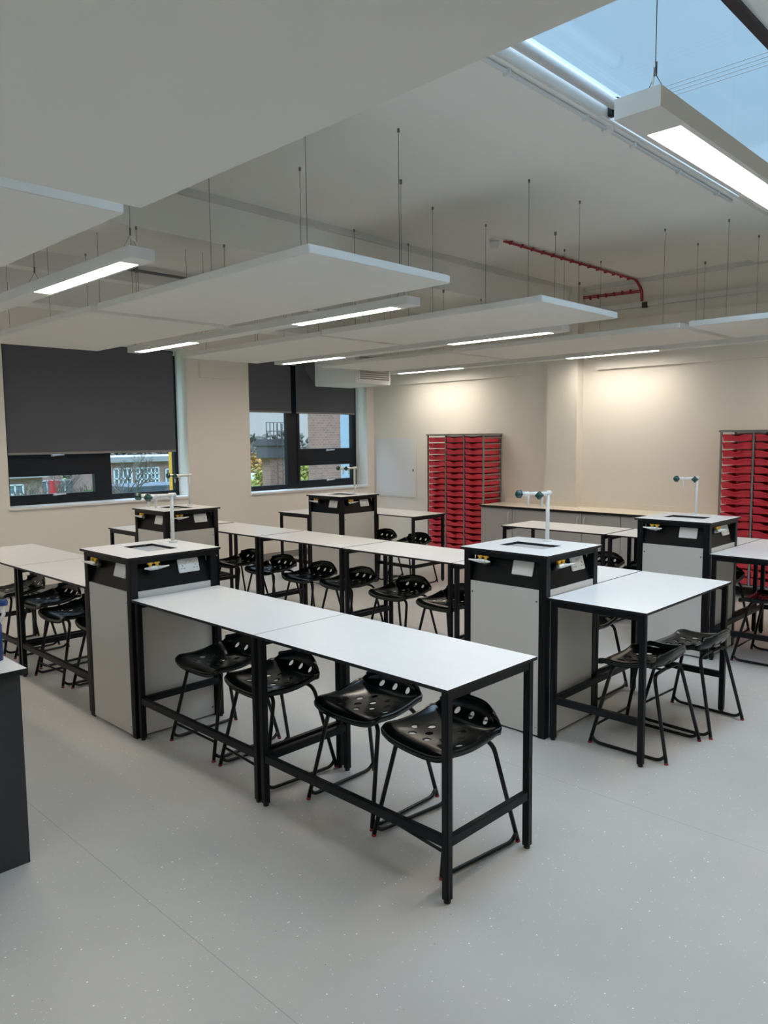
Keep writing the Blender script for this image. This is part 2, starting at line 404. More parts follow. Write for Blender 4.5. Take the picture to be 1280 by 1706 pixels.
# ------------------------------------------------------------------ luminaires
def luminaire(label, p0, p1, axis, lit, z=2.76):
    """body from p0 to p1 along axis; lit: list of (a,b) along the axis from p0"""
    L = (Vector(p1)-Vector(p0)).length
    t = thing('strip_light', label, 'light', (p0[0], p0[1], z), 0 if axis == 'x' else PI/2, 'long suspended strip lights')
    w = .075; hh = .062
    b = MB()
    b.box(0, L, -w, -w+.02, 0, hh, M_lum); b.box(0, L, w-.02, w, 0, hh, M_lum); b.box(0, L, -w+.02, w-.02, .012, hh, M_lum)
    s = 0
    for a, c in list(lit)+[(L, L)]:
        if a > s: b.box(s, a, -w+.02, w-.02, 0, .012, M_lum)
        s = c
    b.build('light_housing', t)
    for a, c in lit:
        d = MB(); d.box(a, c, -w+.02, w-.02, .002, .012, M_diff); d.build('diffuser', t)
    n = max(2, int(L/1.4)+1)
    for i in range(n):
        x = .12 + (L-.24)*i/(n-1)
        wx = t.location.x + (x if axis == 'x' else 0); wy = t.location.y + (0 if axis == 'x' else x)
        zt = 3.86 if (SKY[0] < wx < SKY[1] and SKY[2] < wy < SKY[3]) else (3.34 if -1.5 < wx < -1.13 else ZC-.02)
        k = MB()
        k.tube([(x, 0, zt-z), (x, 0, hh+.10)], .0016, M_steel, 5); k.tube([(x, 0, hh+.085), (x, 0, hh+.125)], .006, M_grip, 8)
        for s_ in (-1, 1): k.tube([(x, 0, hh+.09), (x, s_*.05, hh)], .0012, M_steel, 5)
        k.tube([(x, 0, zt-z-.03), (x, 0, zt-z)], .011, M_grip, 10)
        k.build('suspension_wire', t)
        if i in (0, n-1):
            c = MB(); c.tube(bend([(x+.03, .02, hh-.01), (x+.03, .02, hh+.05), (x, .01, hh+.06), (x-.0, 0, hh+.12)], .03), .004, M_white, 6); c.build('power_cable', t)
E2 = 5.9
luminaire('strip light at the upper left, under the left edge raft', (-3.95, .017), (.255, .017), 'x', [(.12, 1.30), (2.87, 4.06)])
luminaire('strip light ending in front of the middle raft, with two lit panels', (-3.93, 2.17), (.295, 2.17), 'x', [(.12, 1.25), (2.87, 4.05)])
luminaire('strip light between the smoke detector raft and the mitred raft', (-3.98, 4.26), (.32, 4.26), 'x', [(.13, 1.24), (2.92, 4.14)])
luminaire('longest strip light, nearest to the tray wall', (-4.05, 6.52), (3.9, 6.52), 'x', [(.15, 1.35), (3.05, 4.23), (5.85, 7.03)])
luminaire('strip light hanging in front of the skylight', (3.015, .165), (3.015, 4.4), 'y', [(.19, 1.37), (2.9, 4.08)])
luminaire('unseen strip light behind the camera', (-3.95, -2.4), (.3, -2.4), 'x', [(.12, 1.30), (2.87, 4.06)])  # unseen lamp, repeats the lamp rows to light the near end
luminaire('unseen strip light over the teacher end of the room', (1.6, -3.3), (5.8, -3.3), 'x', [(.12, 1.30), (2.87, 4.06)])  # second unseen lamp, there for light from behind the camera

# ------------------------------------------------------------------ lab tables
def make_table(label, group):
    t = thing('laboratory_table', label, 'table', (0,0,0), 0, group)
    L, W, e = 1.196, .60, .012
    p = MB(); p.box(0.002, L+.002, 0, W, H-.014, H, M_edge, top=M_lam); p.build('tabletop', t)
    s = .032
    for x in (e, L-e-s+.004):
        for y in (e, W-e-s):
            l = MB(); l.cbox(x, x+s, y, y+s, .012, H-.014, .003, M_frame)
            l.tube([(x+s/2, y+s/2, 0), (x+s/2, y+s/2, .02)], .014, M_blk, 12); l.build('leg', t)
    r = MB()
    r.box(e+s, L-e-s+.004, W/2-.012, W/2+.012, H-.038, H-.014, M_frame)
    r.box(e+.003, e+s-.003, e+s, W-e-s, H-.05, H-.014, M_frame); r.box(L-e-s+.007, L-e+.001, e+s, W-e-s, H-.05, H-.014, M_frame)
    r.build('top_rail', t)
    r = MB()
    r.cbox(e+s, L-e-s+.004, e+.003, e+s-.003, .222, .262, .002, M_frame); r.build('foot_rail', t)
    for x in (e+.003, L-e-s+.007):
        r = MB(); r.cbox(x, x+.026, e+s, W-e-s, .222, .262, .002, M_frame); r.build('foot_rail', t)
    return t
G = 'black framed laboratory tables in the classroom'
tb = make_table('pale topped lab table joining the front left service pedestal, four stools under its row', G)
tb.location = (.004, 0, 0)
def table(x, y, rz, label): return copy_tree(tb, (x, y, 0), rz, label)
table(1.204, 0, 0, 'nearest pale topped lab table, at the free end of the front row')
table(-1.806, 0, 0, 'pale topped lab table just left of the front left service pedestal')
table(-3.008, 0, 0, 'pale topped lab table at the far left end of the front row')
# second row
table(-3.045, 2.262, 0, 'lab table in the middle row starting behind the left rear service pedestal')
table(-1.835, 2.262, 0, 'second lab table from the left in the long middle row')
table(-.625, 2.262, 0, 'third lab table from the left in the long middle row')
table(.580, 2.262, 0, 'pale topped lab table directly behind the front right service pedestal')
table(1.788, 2.858, -PI/2, 'bright topped lab table on the right of the front right pedestal, two stools pulled up')
table(-3.09, 1.662, PI/2, 'lab table end showing left of the left rear pedestal, before the wide window')
# third row
table(-3.09, 3.97, PI/2, 'lab table end showing left of the pedestal below the far window')
table(-3.085, 4.575, 0, 'lab table right of the pedestal below the far window, in front of the red trays')
table(-.585, 4.52, 0, 'cream looking lab table in front of the grey cupboards, its left end free')
table(.632, 4.52, 0, 'lab table joining the rear of the right hand service pedestal')
table(1.838, 5.118, -PI/2, 'lab table at the right edge beside the right hand service pedestal')

# ------------------------------------------------------------------ service pedestals
def socket(parent, M, double=True):
    d = MB(); d.cbox(-.073, .073, 0, .011, -.043, .043, .003, M_white, M=M)
    if double:
        for s_ in (-1, 1):
            for px, pz, w_, h_ in ((s_*.045, .0, .004, .009), (s_*.045-.011, -.018, .008, .004), (s_*.045+.011, -.018, .008, .004)):
                d.box(px-w_/2, px+w_/2, .0105, .0118, pz-h_/2, pz+h_/2, M_blk, M=M)
    o = d.build('socket_plate', parent)
    for s_ in (-1, 1) if double else ():
        d = MB(); d.box(s_*.013-.007, s_*.013+.007, .0105, .0145, .012, .028, M_white, M=M)
        d.box(s_*.013-.005, s_*.013+.005, .014, .0148, .022, .024, M_reddoor, M=M); d.build('switch', o)
def gas_tap(parent, M):
    b = MB(); b.tube([(0,0,0), (0,.03,0)], .022, M_blk, 14, M=M); b.tube([(0,.02,0), (0,.055,0)], .012, M_white, 12, M=M)
    b.tube([(-.028,.06,0), (.028,.06,0)], .013, M_white, 12, M=M)
    for s_ in (-1, 1):
        b.tube([(s_*.022,.06,0), (s_*.045,.076,-.002), (s_*.080,.098,-.001)], .01, M_white, 10, radii=[.013, .008, .004], M=M)
    o = b.build('gas_tap', parent)
    for s_ in (-1, 1):
        k = MB(); k.tube([(s_*.022,.06,.008), (s_*.022,.06,.030)], .010, M_yel, 10, M=M)
        k.cbox(s_*.022-.020, s_*.022+.018, .052, .068, .024, .034, .003, M_yel, M=M); k.build('lever', o)
def make_pedestal(label, group, stem_x=.28):
    t = thing('service_pedestal', label, 'service pedestal', (0,0,0), 0, group)
    S, zt, p = .60, 1.098, .05
    o = .018
    # top with a cut-out
    sx0, sx1, sy0, sy1 = .125, .45, .205, .41
    b = MB()
    for x0, x1, y0, y1 in ((-o, S+o, -o, sy0), (-o, S+o, sy1, S+o), (-o, sx0, sy0, sy1), (sx1, S+o, sy0, sy1)):
        b.box(x0, x1, y0, y1, zt-.015, zt, M_edge, top=M_lam)
    b.build('pedestal_top', t)
    b = MB(); zb = zt-.17; th = .006
    b.box(sx0-th, sx0, sy0-th, sy1+th, zb, zt-.016, M_lam); b.box(sx1, sx1+th, sy0-th, sy1+th, zb, zt-.016, M_lam)
    b.box(sx0, sx1, sy0-th, sy0, zb, zt-.016, M_lam); b.box(sx0, sx1, sy1, sy1+th, zb, zt-.016, M_lam); b.box(sx0-th, sx1+th, sy0-th, sy1+th, zb-th, zb, M_lam)
    b.tube([(.2875, .3, zb), (.2875, .3, zb+.004)], .03, M_chrome, 20); b.build('sink_bowl', t)
    for x in (0, S-p):
        for y in (0, S-p):
            l = MB(); l.cbox(x, x+p, y, y+p, 0, zt-.015, .003, M_frame)
            l.box(x+.022, x+.028, y-.0012, y+p+.0012, .004, zt-.02, M_frame); l.build('corner_post', t)
    r = MB()
    for a, b_ in ((0, p*.7), (S-p*.7, S)):
        r.box(p, S-p, a, b_, zt-.045, zt-.015, M_frame); r.box(a, b_, p, S-p, zt-.045, zt-.015, M_frame)
    r.build('top_rail', t)
    for k in range(4):
        # local frame: u along the face, outward = +y after rotation
        c = Matrix.Translation((S/2, S/2, 0)) @ Matrix.Rotation(k*PI/2, 4, 'Z')
        q = MB(); q.box(-.255, .255, -S/2+.004, -S/2+.016, .012, .888, M_panel, M=c)
        for sx_ in (-.235, .235):
            for sz in (.06, .82): q.tube([c @ Vector((sx_, -S/2+.005, sz)), c @ Vector((sx_, -S/2+.0015, sz))], .006, M_chrome, 10)
        q.build('side_panel', t)
        # sloping fascia (leans back towards the top) with end cheeks
        q = MB(); yb, yt_ = -S/2+.014, -S/2+.062
        q.add([(-.25, yb, .888), (.25, yb, .888), (.215, yt_, 1.06), (-.215, yt_, 1.06), (-.25, yb+.01, .888), (.25, yb+.01, .888), (.215, yt_+.01, 1.06), (-.215, yt_+.01, 1.06)],
              [(0,1,2,3), (4,7,6,5), (0,4,5,1), (3,2,6,7), (0,3,7,4), (1,5,6,2)], M_fascia, M=c)
        q.add([(-.25, yb, .888), (-.215, yt_, 1.06), (-.25, yt_, 1.06), (.25, yb, .888), (.215, yt_, 1.06), (.25, yt_, 1.06)], [(0,1,2), (3,5,4)], M_fascia, M=c)
        q.box(-.25, .25, yt_, yt_+.02, 1.06, zt-.015, M_fascia, M=c)
        fo = q.build('service_fascia', t)
        ang = math.atan2(yt_-yb, 1.06-.888)
        # socket: outward normal is -y in face frame
        def onface(u, z):
            f = (z-.888)/(1.06-.888); y = yb + (yt_-yb)*f
            return c @ Matrix.Translation((u, y, z)) @ Matrix.Rotation(-ang, 4, 'X') @ Matrix.Rotation(PI, 4, 'Z')
        socket(t, onface(.115, .998), double=(k in (1, 3)))
        gas_tap(t, onface(-.148, 1.005))
    # swan-neck tap: stem with two arms
    sx, sy, hz = stem_x, .535, 1.415
    q = MB(); q.tube([(sx, sy, zt), (sx, sy, zt+.012)], .028, M_white, 18); q.tube([(sx, sy, zt), (sx, sy, hz+.01)], .0125, M_white, 14)
    q.tube([(sx, sy+.03, hz), (sx, sy-.02, hz)], .016, M_white, 12)
    tips = [(-.093, -.179), (.064, -.198)]
    for ax, ay in tips:
        q.tube([(sx, sy, hz), (sx+ax*.85, sy+ay*.85, hz)], .011, M_white, 12)
        q.tube([(sx+ax*.72, sy+ay*.72, hz), (sx+ax*.72, sy+ay*.72, hz-.03), (sx+ax*.72, sy+ay*.72, hz-.075)], .009, M_white, 10, radii=[.012, .009, .006])
        q.tube([(sx+ax*.7, sy+ay*.7, hz), (sx+ax*.95, sy+ay*.95, hz)], .015, M_white, 12)
    ta = q.build('water_tap', t)
    for ax, ay in tips:
        d = Vector((ax, ay, 0)).normalized(); P = Vector((sx+ax*.95, sy+ay*.95, hz)); u = d.cross(Vector((0,0,1)))
        k = MB(); n = 24; vs = []
        for j, (dd, rr) in enumerate(((0, .016), (.008, .024), (.034, .021), (.042, .012))):
            for a in range(n):
                an = 2*PI*a/n; r_ = rr*(1+.16*math.cos(4*an)); vs.append(P + d*dd + (u*math.cos(an) + Vector((0,0,1))*math.sin(an))*r_)
        fs = [(j*n+a, j*n+(a+1)%n, (j+1)*n+(a+1)%n, (j+1)*n+a) for j in range(3) for a in range(n)] + [tuple(range(n)), tuple(range(3*n, 4*n))]
        k.add(vs, fs, M_green, True); k.build('tap_handle', ta)
    return t
PG = 'black framed service pedestals with lab taps'
pa = make_pedestal('front left service pedestal with grey panels, lab taps and a small sink', PG, .18)
pa.location = (-.602, 0, 0)
pa2 = make_pedestal('front right service pedestal with bright grey panel and white blank plate', PG, .27); pa2.location = (1.184, 1.645, 0)
copy_tree(pa, (-3.085, 1.66, 0), 0, 'left rear service pedestal, standing before the wide window blind')
copy_tree(pa2, (-3.082, 3.968, 0), 0, 'farthest service pedestal, standing below the far window')
copy_tree(pa2, (1.236, 3.915, 0), 0, 'service pedestal at the right edge, in front of the right tray rack')

# ------------------------------------------------------------------ stools
def make_stool(label, group):
    t = thing('laboratory_stool', label, 'stool', (0,0,0), 0, group)
    NC, NR, SD = 9, 8, 4
    holes = {}
    for r, cs in ((1, (2, 4, 6)), (2, (1, 3, 5, 7)), (3, (2, 4, 6)), (4, (3, 5)), (6, (2.9, 4, 5.1))):
        for c_ in cs: holes[(r, int(round(c_)))] = True
    holes = {k: 1 for k in holes}
    for k in [(6, 3), (6, 5), (6, 4)]: holes.pop(k, None)
    holes[(6, 2)] = holes[(6, 4)] = holes[(6, 6)] = 1
    def P(u, v):      # u,v in 0..1 -> 3D
        a = 2*u-1
        # profile along v
        vv = v*NR
        if vv < 5.2:
            f = vv/5.2; y = -.195 + .30*f; z = .502 - .014*math.sin(PI*f)
            z -= .016*max(0, 1-f*6)**2
            hw = .212 - .004*f
            z += .020*f*f*abs(a)**4
        else:
            f = (vv-5.2)/(NR-5.2)
            y = .105 + .085*math.sin(f*PI/2)**.9; z = .502 + .112*(1-math.cos(f*PI/2))**.95
            hw = .208 - .045*f**2.2
            z -= (z-.502)*.36*abs(a)**2.6; z += .020*abs(a)**4*(1-f)
            y -= .055*f*abs(a)**3
        # round front corners in plan
        if v < .1: hw *= 1 - .06*(1-v/.1)**2.5
        x = a*hw
        z += .020*abs(a)**5*(1 if vv < 5.2 else (1-.7*f)) - .004*(1-a*a)
        y += (-.012*(1-a*a) if v < .01 else 0)
        return Vector((x, y, z))
    bm = bmesh.new(); cache = {}
    def V(u, v):
        k = (round(u, 5), round(v, 5))
        if k not in cache: cache[k] = bm.verts.new(P(u, v))
        return cache[k]
    for r in range(NR):
        for c_ in range(NC):
            u0, v0 = c_/NC, r/NR; du, dv = 1/NC, 1/NR
            ring = [(u0+du*i/SD, v0) for i in range(SD)] + [(u0+du, v0+dv*i/SD) for i in range(SD)] + [(u0+du*(1-i/SD), v0+dv) for i in range(SD)] + [(u0, v0+dv*(1-i/SD)) for i in range(SD)]
            cu, cv = u0+du/2, v0+dv/2
            if (r, c_) in holes:
                prev = ring
                for q_ in (.44, .375, .345):
                    inner = []
                    for (a, b) in ring:
                        an = math.atan2((b-cv)/dv, (a-cu)/du); inner.append((cu+math.cos(an)*du*q_, cv+math.sin(an)*dv*q_))
                    for i in range(16):
                        j = (i+1) % 16; bm.faces.new([V(*prev[i]), V(*prev[j]), V(*inner[j]), V(*inner[i])])
                    prev = inner
            else:
                for i in range(SD):
                    for j in range(SD):
                        a, b = u0+du*i/SD, v0+dv*j/SD; bm.faces.new([V(a, b), V(a+du/SD, b), V(a+du/SD, b+dv/SD), V(a, b+dv/SD)])
    # outer skirt
    def is_outer(e):
        return all(any(abs(k_) < 1e-4 or abs(k_-1) < 1e-4 for k_ in key[vv]) for vv in e.verts)
    key = {v: k for k, v in cache.items()}
    be = [e for e in bm.edges if e.is_boundary and is_outer(e)]
    ret = bmesh.ops.extrude_edge_only(bm, edges=be)
    nv = [g_ for g_ in ret['geom'] if isinstance(g_, bmesh.types.BMVert)]
    for v in nv:
        d = Vector((v.co.x, v.co.y, 0)).normalized(); v.co += d*.007 + Vector((0, 0, -.009))
    be2 = [e for e in bm.edges if e.is_boundary and all(v in set(nv) for v in e.verts)]
    ret = bmesh.ops.extrude_edge_only(bm, edges=be2)
    for v in [g_ for g_ in ret['geom'] if isinstance(g_, bmesh.types.BMVert)]:
        d = Vector((v.co.x, v.co.y, 0)).normalized(); v.co += -d*.002 + Vector((0, 0, -.020))
    bmesh.ops.recalc_face_normals(bm, faces=bm.faces)
    me = bpy.data.meshes.new('seat'); bm.to_mesh(me); bm.free(); me.materials.append(M_stool)
    for p in me.polygons: p.use_smooth = True
    o = bpy.data.objects.new('seat', me); COL.objects.link(o); o.parent = t
    md = o.modifiers.new('th', 'SOLIDIFY'); md.thickness = .006; md.offset = -1
    r = .0105
    for sy in (-1, 1):
        for sx in (-1, 1):
            l = MB(); l.tube(bend([(0, sy*.115, .463), (sx*.168, sy*.125, .463), (sx*.222, sy*.228, .012)], .05, 6), r, M_tube, 10)
            l.build('leg', t)
            c = MB(); c.tube([(sx*.223, sy*.230, 0), (sx*.2222, sy*.229, .008)], .0112, M_redcap, 10); c.build('foot_cap', t)
    for sx in (-1, 1):
        l = MB(); l.tube(bend([(sx*.220, -.222, .045), (sx*.224, -.190, .014), (sx*.224, .190, .014), (sx*.220, .222, .045)], .03, 4), .0095, M_tube, 10); l.build('floor_runner', t)
    l = MB(); l.tube([(-.214, -.208, .105), (.214, -.208, .105)], .007, M_tube, 8); l.build('crossbar', t)
    l = MB()
    for sx in (-.06, .06): l.box(sx-.012, sx+.012, -.12, .125, .468, .474, M_tube)
    l.build('seat_bracket', t)
    return t
SG = 'black perforated lab stools'
st = make_stool('black stool farthest left of the four under the front row, beside the front left pedestal', SG)
st.location = (.39, .365, 0)
def stool(x, y, deg, label): return copy_tree(st, (x, y, 0), math.radians(deg), label)
stool(.92, .345, -4, 'second black stool from the left of the four under the front row')
stool(1.56, .44, 0, 'third black stool from the left of the four under the front row')
stool(2.07, .385, -7, 'nearest black stool, under the free end of the front table')
stool(-1.525, .33, 2, 'black stool left of the front left pedestal, last but one before it')
stool(-1.0, .38, 0, 'black stool half hidden by the front left pedestal')
stool(-2.12, .40, 4, 'black stool behind the paired table legs at the left edge')
stool(-2.72, .36, 0, 'black stool at the left edge of the view under the far left table')
stool(-2.55, .0+2.56, 0, 'black stool right next to the left rear pedestal, first in the middle row')
stool(-1.96, 2.54, 3, 'black stool second from the left in the middle row')
stool(-1.335, 2.52, 0, 'black stool third from the left in the middle row')
stool(-.82, 2.54, -2, 'black stool fourth from the left in the middle row')
stool(-.165, 2.52, 0, 'black stool fifth from the left in the middle row')
stool(.39, 2.50, -2, 'black stool last in the middle row, beside the front right pedestal')
stool(1.46, 2.65, 0, 'black stool behind the front right pedestal, showing under the bright table')
stool(2.225, 2.02, -90, 'black stool pulled up to the bright right hand table, the nearer of the two')
stool(2.275, 2.55, -93, 'black stool pulled up to the bright right hand table, the farther of the two')
stool(-2.72, 4.82, 0, 'black stool next to the farthest pedestal, under the table before the red trays')
stool(-2.12, 4.80, 0, 'black stool under the right end of the table before the red trays')
stool(-3.42, 4.72, 90, 'black stool left of the farthest pedestal, below the far window')
stool(.40, 4.82, 0, 'black stool in front of the grey cupboards, left of the right hand pedestal')
stool(.95, 4.60, 0, 'black stool close behind the left side of the right hand pedestal')
stool(1.54, 4.86, 0, 'black stool behind the right hand pedestal, before the red trays')
stool(2.22, 4.26, -90, 'black stool under the table at the right edge of the view')

# ------------------------------------------------------------------ tray racks
def make_rack(label, x0, group):
    W, D, yf = 1.04, .44, YB-.012-.44
    t = thing('tray_rack', label, 'tray rack', (x0, yf, 0), 0, group)
    zb, zt_ = .13, 1.835
    b = MB(); b.cbox(-.012, W+.012, -.012, D, zt_-.022, zt_, .003, M_case); b.build('rack_top', t)
    b = MB(); b.cbox(0, W, 0, D, zb, zb+.02, .003, M_case); b.build('rack_base', t)
    for i in range(4):
        x = i*(W-.02)/3; b = MB()
        for y in (0, D-.02): b.box(x, x+.02, y, y+.02, zb+.02, zt_-.022, M_case)
        for r in range(19): b.box(x+.003, x+.017, .018, D-.018, zb+.082 + r*.0865, zb+.096 + r*.0865, M_case)
        b.build('side_frame', t)
    b = MB(); b.box(.0, W, D-.004, D, zb+.02, zt_-.022, M_white) if False else None
    for cx in (.06, W-.06):
        for cy in (.06, D-.06):
            k = MB(); k.tube([(cx-.012, cy, .038), (cx+.012, cy, .038)], .038, M_blk, 16); k.box(cx-.016, cx+.016, cy-.02, cy+.02, .06, zb, M_case); k.build('castor', t)
    return t
def make_tray(label, group):
    """open tray seen from the front (-y): bowed front with a scooped lip handle"""
    w, d, h = .312, .41, .07
    bm = bmesh.new(); n = 16
    t = MB()
    # side, back, floor
    th = .003; i0 = .008
    t.add([(i0, .01, 0), (w-i0, .01, 0), (w-i0, d-.01, 0), (i0, d-.01, 0), (0, 0, h), (w, 0, h), (w, d, h), (0, d, h)],
          [(0,3,2,1), (1,2,6,5), (2,3,7,6), (3,0,4,7)], M_red)
    # front: curved sheet; lip drops in the middle
    cols = []
    for i in range(n+1):
        u = i/n; a = 2*u-1; s_ = max(0., 1-abs(a)/.62); sm = s_*s_*(3-2*s_)
        x = w*u; zt_ = h - .020*sm
        bow = -.010*sm
        cols.append([(i0+(w-2*i0)*u, .008, 0), (i0*.5+(w-i0)*u, .004+bow*.2, zt_*.55), (x, bow, zt_-.016), (x, -.014+bow, zt_-.006), (x, -.018+bow, zt_), (x, -.004+bow, zt_+.002)])
    vs = [p for c in cols for p in c]; k = 6
    fs = [(i*k+j, (i+1)*k+j, (i+1)*k+j+1, i*k+j+1) for i in range(n) for j in range(k-1)]
    t.add(vs, fs, M_red, True)
    # rim around sides and back
    t.box(-.006, .004, -.004, d, h-.004, h, M_red); t.box(w-.004, w+.006, -.004, d, h-.004, h, M_red); t.box(0, w, d-.004, d+.004, h-.004, h, M_red)
    o = t.build('storage_tray'); bm.free()
    return tagt(o, label, 'tray', group)
ORD = ['top', 'second', 'third', 'fourth', 'fifth', 'sixth', 'seventh', 'eighth', 'ninth', 'tenth', 'eleventh', 'twelfth', 'thirteenth', 'fourteenth', 'fifteenth', 'sixteenth', 'seventeenth', 'eighteenth', 'bottom']
RG = 'tall grey tray racks on castors'
make_rack('tall grey rack full of red trays, left of the grey cupboards', -3.335, RG)
make_rack('tall grey rack full of red trays at the right edge of the view', .925, RG)
TG = 'red trays in the tall racks'
tr = None
for rx, rname, cols in ((-3.335, 'left rack', ('left', 'middle', 'right')), (.925, 'right edge rack', ('left', 'second'))):
    for ci, cn in enumerate(cols):
        for r in range(19):
            z = .13+.03 + r*.0865; nm = ORD[18-r]
            lab = 'red tray, %s%s, %s column of the %s' % (nm, '' if nm in ('top', 'bottom') else ' from the top', cn, rname)
            x = rx + ci*1.02/3 + .0235; y = YB-.012-.44 + .006 + random.uniform(-.002, .004)
            if tr is None: tr = make_tray(lab, TG); o = tr
            else: o = tr.copy(); COL.objects.link(o); o['label'] = lab
            o.location = (x, y, z)

# ------------------------------------------------------------------ cupboards and worktop
cup = None
CG = 'grey double door cupboards along the tray wall'
x_start, cw = -2.245, 1.04
labs = ['grey double door cupboard beside the left tray rack', 'grey double door cupboard in the middle of the wall run', 'grey double door cupboard beside the right tray rack']
for i in range(3):
    if cup is None:
        cup = t = thing('base_cupboard', labs[0], 'cupboard', (x_start, 6.38, 0), 0, CG)
        b = MB(); b.box(0, cw-.004, .02, .55, .10, .825, M_doorg); b.box(.01, cw-.014, .06, .55, 0, .10, M_blk); b.build('cupboard_body', t)
        for d in (0, 1):
            k = MB(); k.cbox(d*cw/2+.002, (d+1)*cw/2-.006, 0, .018, .105, .822, .001, M_doorg); o = k.build('door', t)
            hx = cw/2 - .05 if d == 0 else cw/2 + .045
            k = MB(); k.tube(bend([(hx, 0, .64), (hx, -.03, .65), (hx, -.03, .77), (hx, 0, .78)], .02, 5), .006, M_satin, 8); k.build('handle', o)
    else: copy_tree(cup, (x_start + i*cw, 6.38, 0), 0, labs[i])
mb = MB()
mb.box(x_start-.005, .905, 6.345, YB-.15, .83, .858, M_edge, top=M_cream); mb.box(x_start-.005, -1.475, YB-.15, YB, .83, .858, M_edge, top=M_cream); mb.box(-1.015, .905, YB-.15, YB, .83, .858, M_edge, top=M_cream)
o = mb.build('worktop'); tagt(o, 'long cream worktop on the grey cupboards along the tray wall', 'worktop')
mb = MB()
mb.box(x_start-.005, -1.475, YB-.014, YB-.001, .858, .925, M_cream); mb.box(-1.015, .905, YB-.014, YB-.001, .858, .925, M_cream)
mb.box(-1.475, -1.015, YB-.165, YB-.151, .858, .925, M_cream); mb.build('upstand', o)

# ------------------------------------------------------------------ wall fittings
o = thing('access_panel', 'pale square access panel on the wall beside the far window', 'access panel', (-4.845, YB, .87))
mb = MB(); mb.box(0, .90, -.012, 0, 0, .92, M_white); mb.box(.0, .9, -.02, 0, -.03, 0, M_white); mb.build('panel_frame', o)
mb = MB(); mb.cbox(.02, .88, -.018, -.010, .02, .90, .002, M_duct); d = mb.build('panel_door', o)
mb = MB(); mb.box(.83, .845, -.024, -.016, .38, .42, M_blk); mb.build('latch', d)

# ventilation unit
t = thing('ventilation_unit', 'white ventilation unit with a louvred grille by the far window', 'ventilation unit', (-4.70, 5.50, 2.57))
mb = MB(); mb.cbox(0, .885, 0, .73, 0, .42, .008, M_duct); mb.build('unit_casing', t)
mb = MB(); mb.box(.88, .895, .06, .70, .045, .40, M_sill); g = mb.build('grille_frame', t)
for i in range(11):
    k = MB(); z = .06 + i*.03; k.add([(.893, .08, z), (.893, .68, z), (.905, .68, z+.018), (.905, .08, z+.018), (.893, .08, z+.004), (.893, .68, z+.004), (.905, .68, z+.022), (.905, .08, z+.022)], [(0,1,2,3), (7,6,5,4), (0,4,5,1), (2,6,7,3), (0,3,7,4), (1,5,6,2)], M_grille); k.build('louvre', g)
mb = MB(); mb.add([(-.19, -.02, .25), (0, .0, .02), (0, .0, .42), (-.19, -.02, .42), (-.19, .1, .25), (0, .1, .02), (0, .1, .42), (-.19, .1, .42)], [(0,1,2,3), (4,7,6,5), (0,4,5,1), (3,2,6,7), (0,3,7,4), (1,5,6,2)], M_tank); mb.build('side_bracket', t)

# smoke detector and red alarm cable
t = thing('smoke_detector', 'white smoke detector on the ceiling at the end of the red cable', 'smoke detector', (-.39, 4.12, ZC))
mb = MB(); mb.tube([(0,0,-.02), (0,0,0)], .055, M_white, 24); mb.build('mounting_base', t)
mb = MB(); mb.tube([(0,0,-.02), (0,0,-.05), (0,0,-.058), (0,0,-.085), (0,0,-.09)], .05, M_white, 24, radii=[.048, .05, .035, .035, .02]); mb.build('detector_head', t)
t = thing('alarm_cable', 'red fire alarm cable clipped along the ceiling and down the tray wall', 'cable', (-.34, 4.2, ZC))
for dx in (0, .02):
    mb = MB(); mb.tube(bend([(dx, 0, -.02), (dx+.04, 2.70, -.02), (dx+.10, 2.725, -.14), (dx+.11, 2.725, -.32)], .05), .008, M_cable, 8); mb.build('cable_run', t)
mb = MB(); mb.tube([(.09, 2.72, -.15), (-.80, 2.72, -.12)], .008, M_cable, 8); mb.tube([(.09, 2.72, -.17), (-.80, 2.72, -.14)], .008, M_cable, 8); mb.build('cable_branch', t)
mb = MB()
for i in range(14): mb.box(-.008, .03, .1+i*.19, .112+i*.19, -.032, 0, M_cable)
for i in range(7): mb.box(-.7+i*.11, -.69+i*.11, 2.708, 2.75, -.175+.002*i, -.12, M_cable)
mb.build('cable_clips', t)
mb = MB(); mb.cbox(-.205, -.135, YB-.07, YB-.041, 3.33, 3.40, .004, M_blk); o = mb.build('junction_box'); tagt(o, 'small black junction box at the lower end of the red cable', 'junction box')

# white conduit beside the skylight
t = thing('ceiling_conduit', 'white conduit pipe with clips running beside the skylight', 'conduit', (1.735, -.8, ZC-.045))
mb = MB(); mb.tube([(0, 0, 0), (.0, 5.2, 0)], .012, M_conduit, 10); mb.build('conduit_pipe', t)
for yy in (.5, 1.3, 2.1, 2.9, 3.5, 4.2, 4.9):
    k = MB(); k.cbox(-.02, .02, yy-.012, yy+.012, -.018, .04, .003, M_white); k.build('pipe_clip', t)
k = MB(); k.tube([(0, 3.16, -.012), (0, 3.16, .03)], .035, M_white, 18); k.build('junction_box', t)
# dark conduits beyond the beam
for a, b_, lab in (((-4.02, .35, 3.64), (-4.02, 1.45, 3.64), 'dark conduit pipe on the ceiling above the left end strip light'), ((-3.78, 1.95, 3.64), (-3.78, 3.2, 3.64), 'dark conduit pipe on the ceiling beyond the middle raft')):
    mb = MB(); mb.tube([a, b_], .016, M_dpipe, 10); mb.box(a[0]-.02, a[0]+.02, a[1]+.2, a[1]+.22, 3.62, ZC, M_dpipe); mb.box(a[0]-.02, a[0]+.02, b_[1]-.22, b_[1]-.2, 3.62, ZC, M_dpipe)
    tagt(mb.build('ceiling_pipe'), lab, 'pipe')

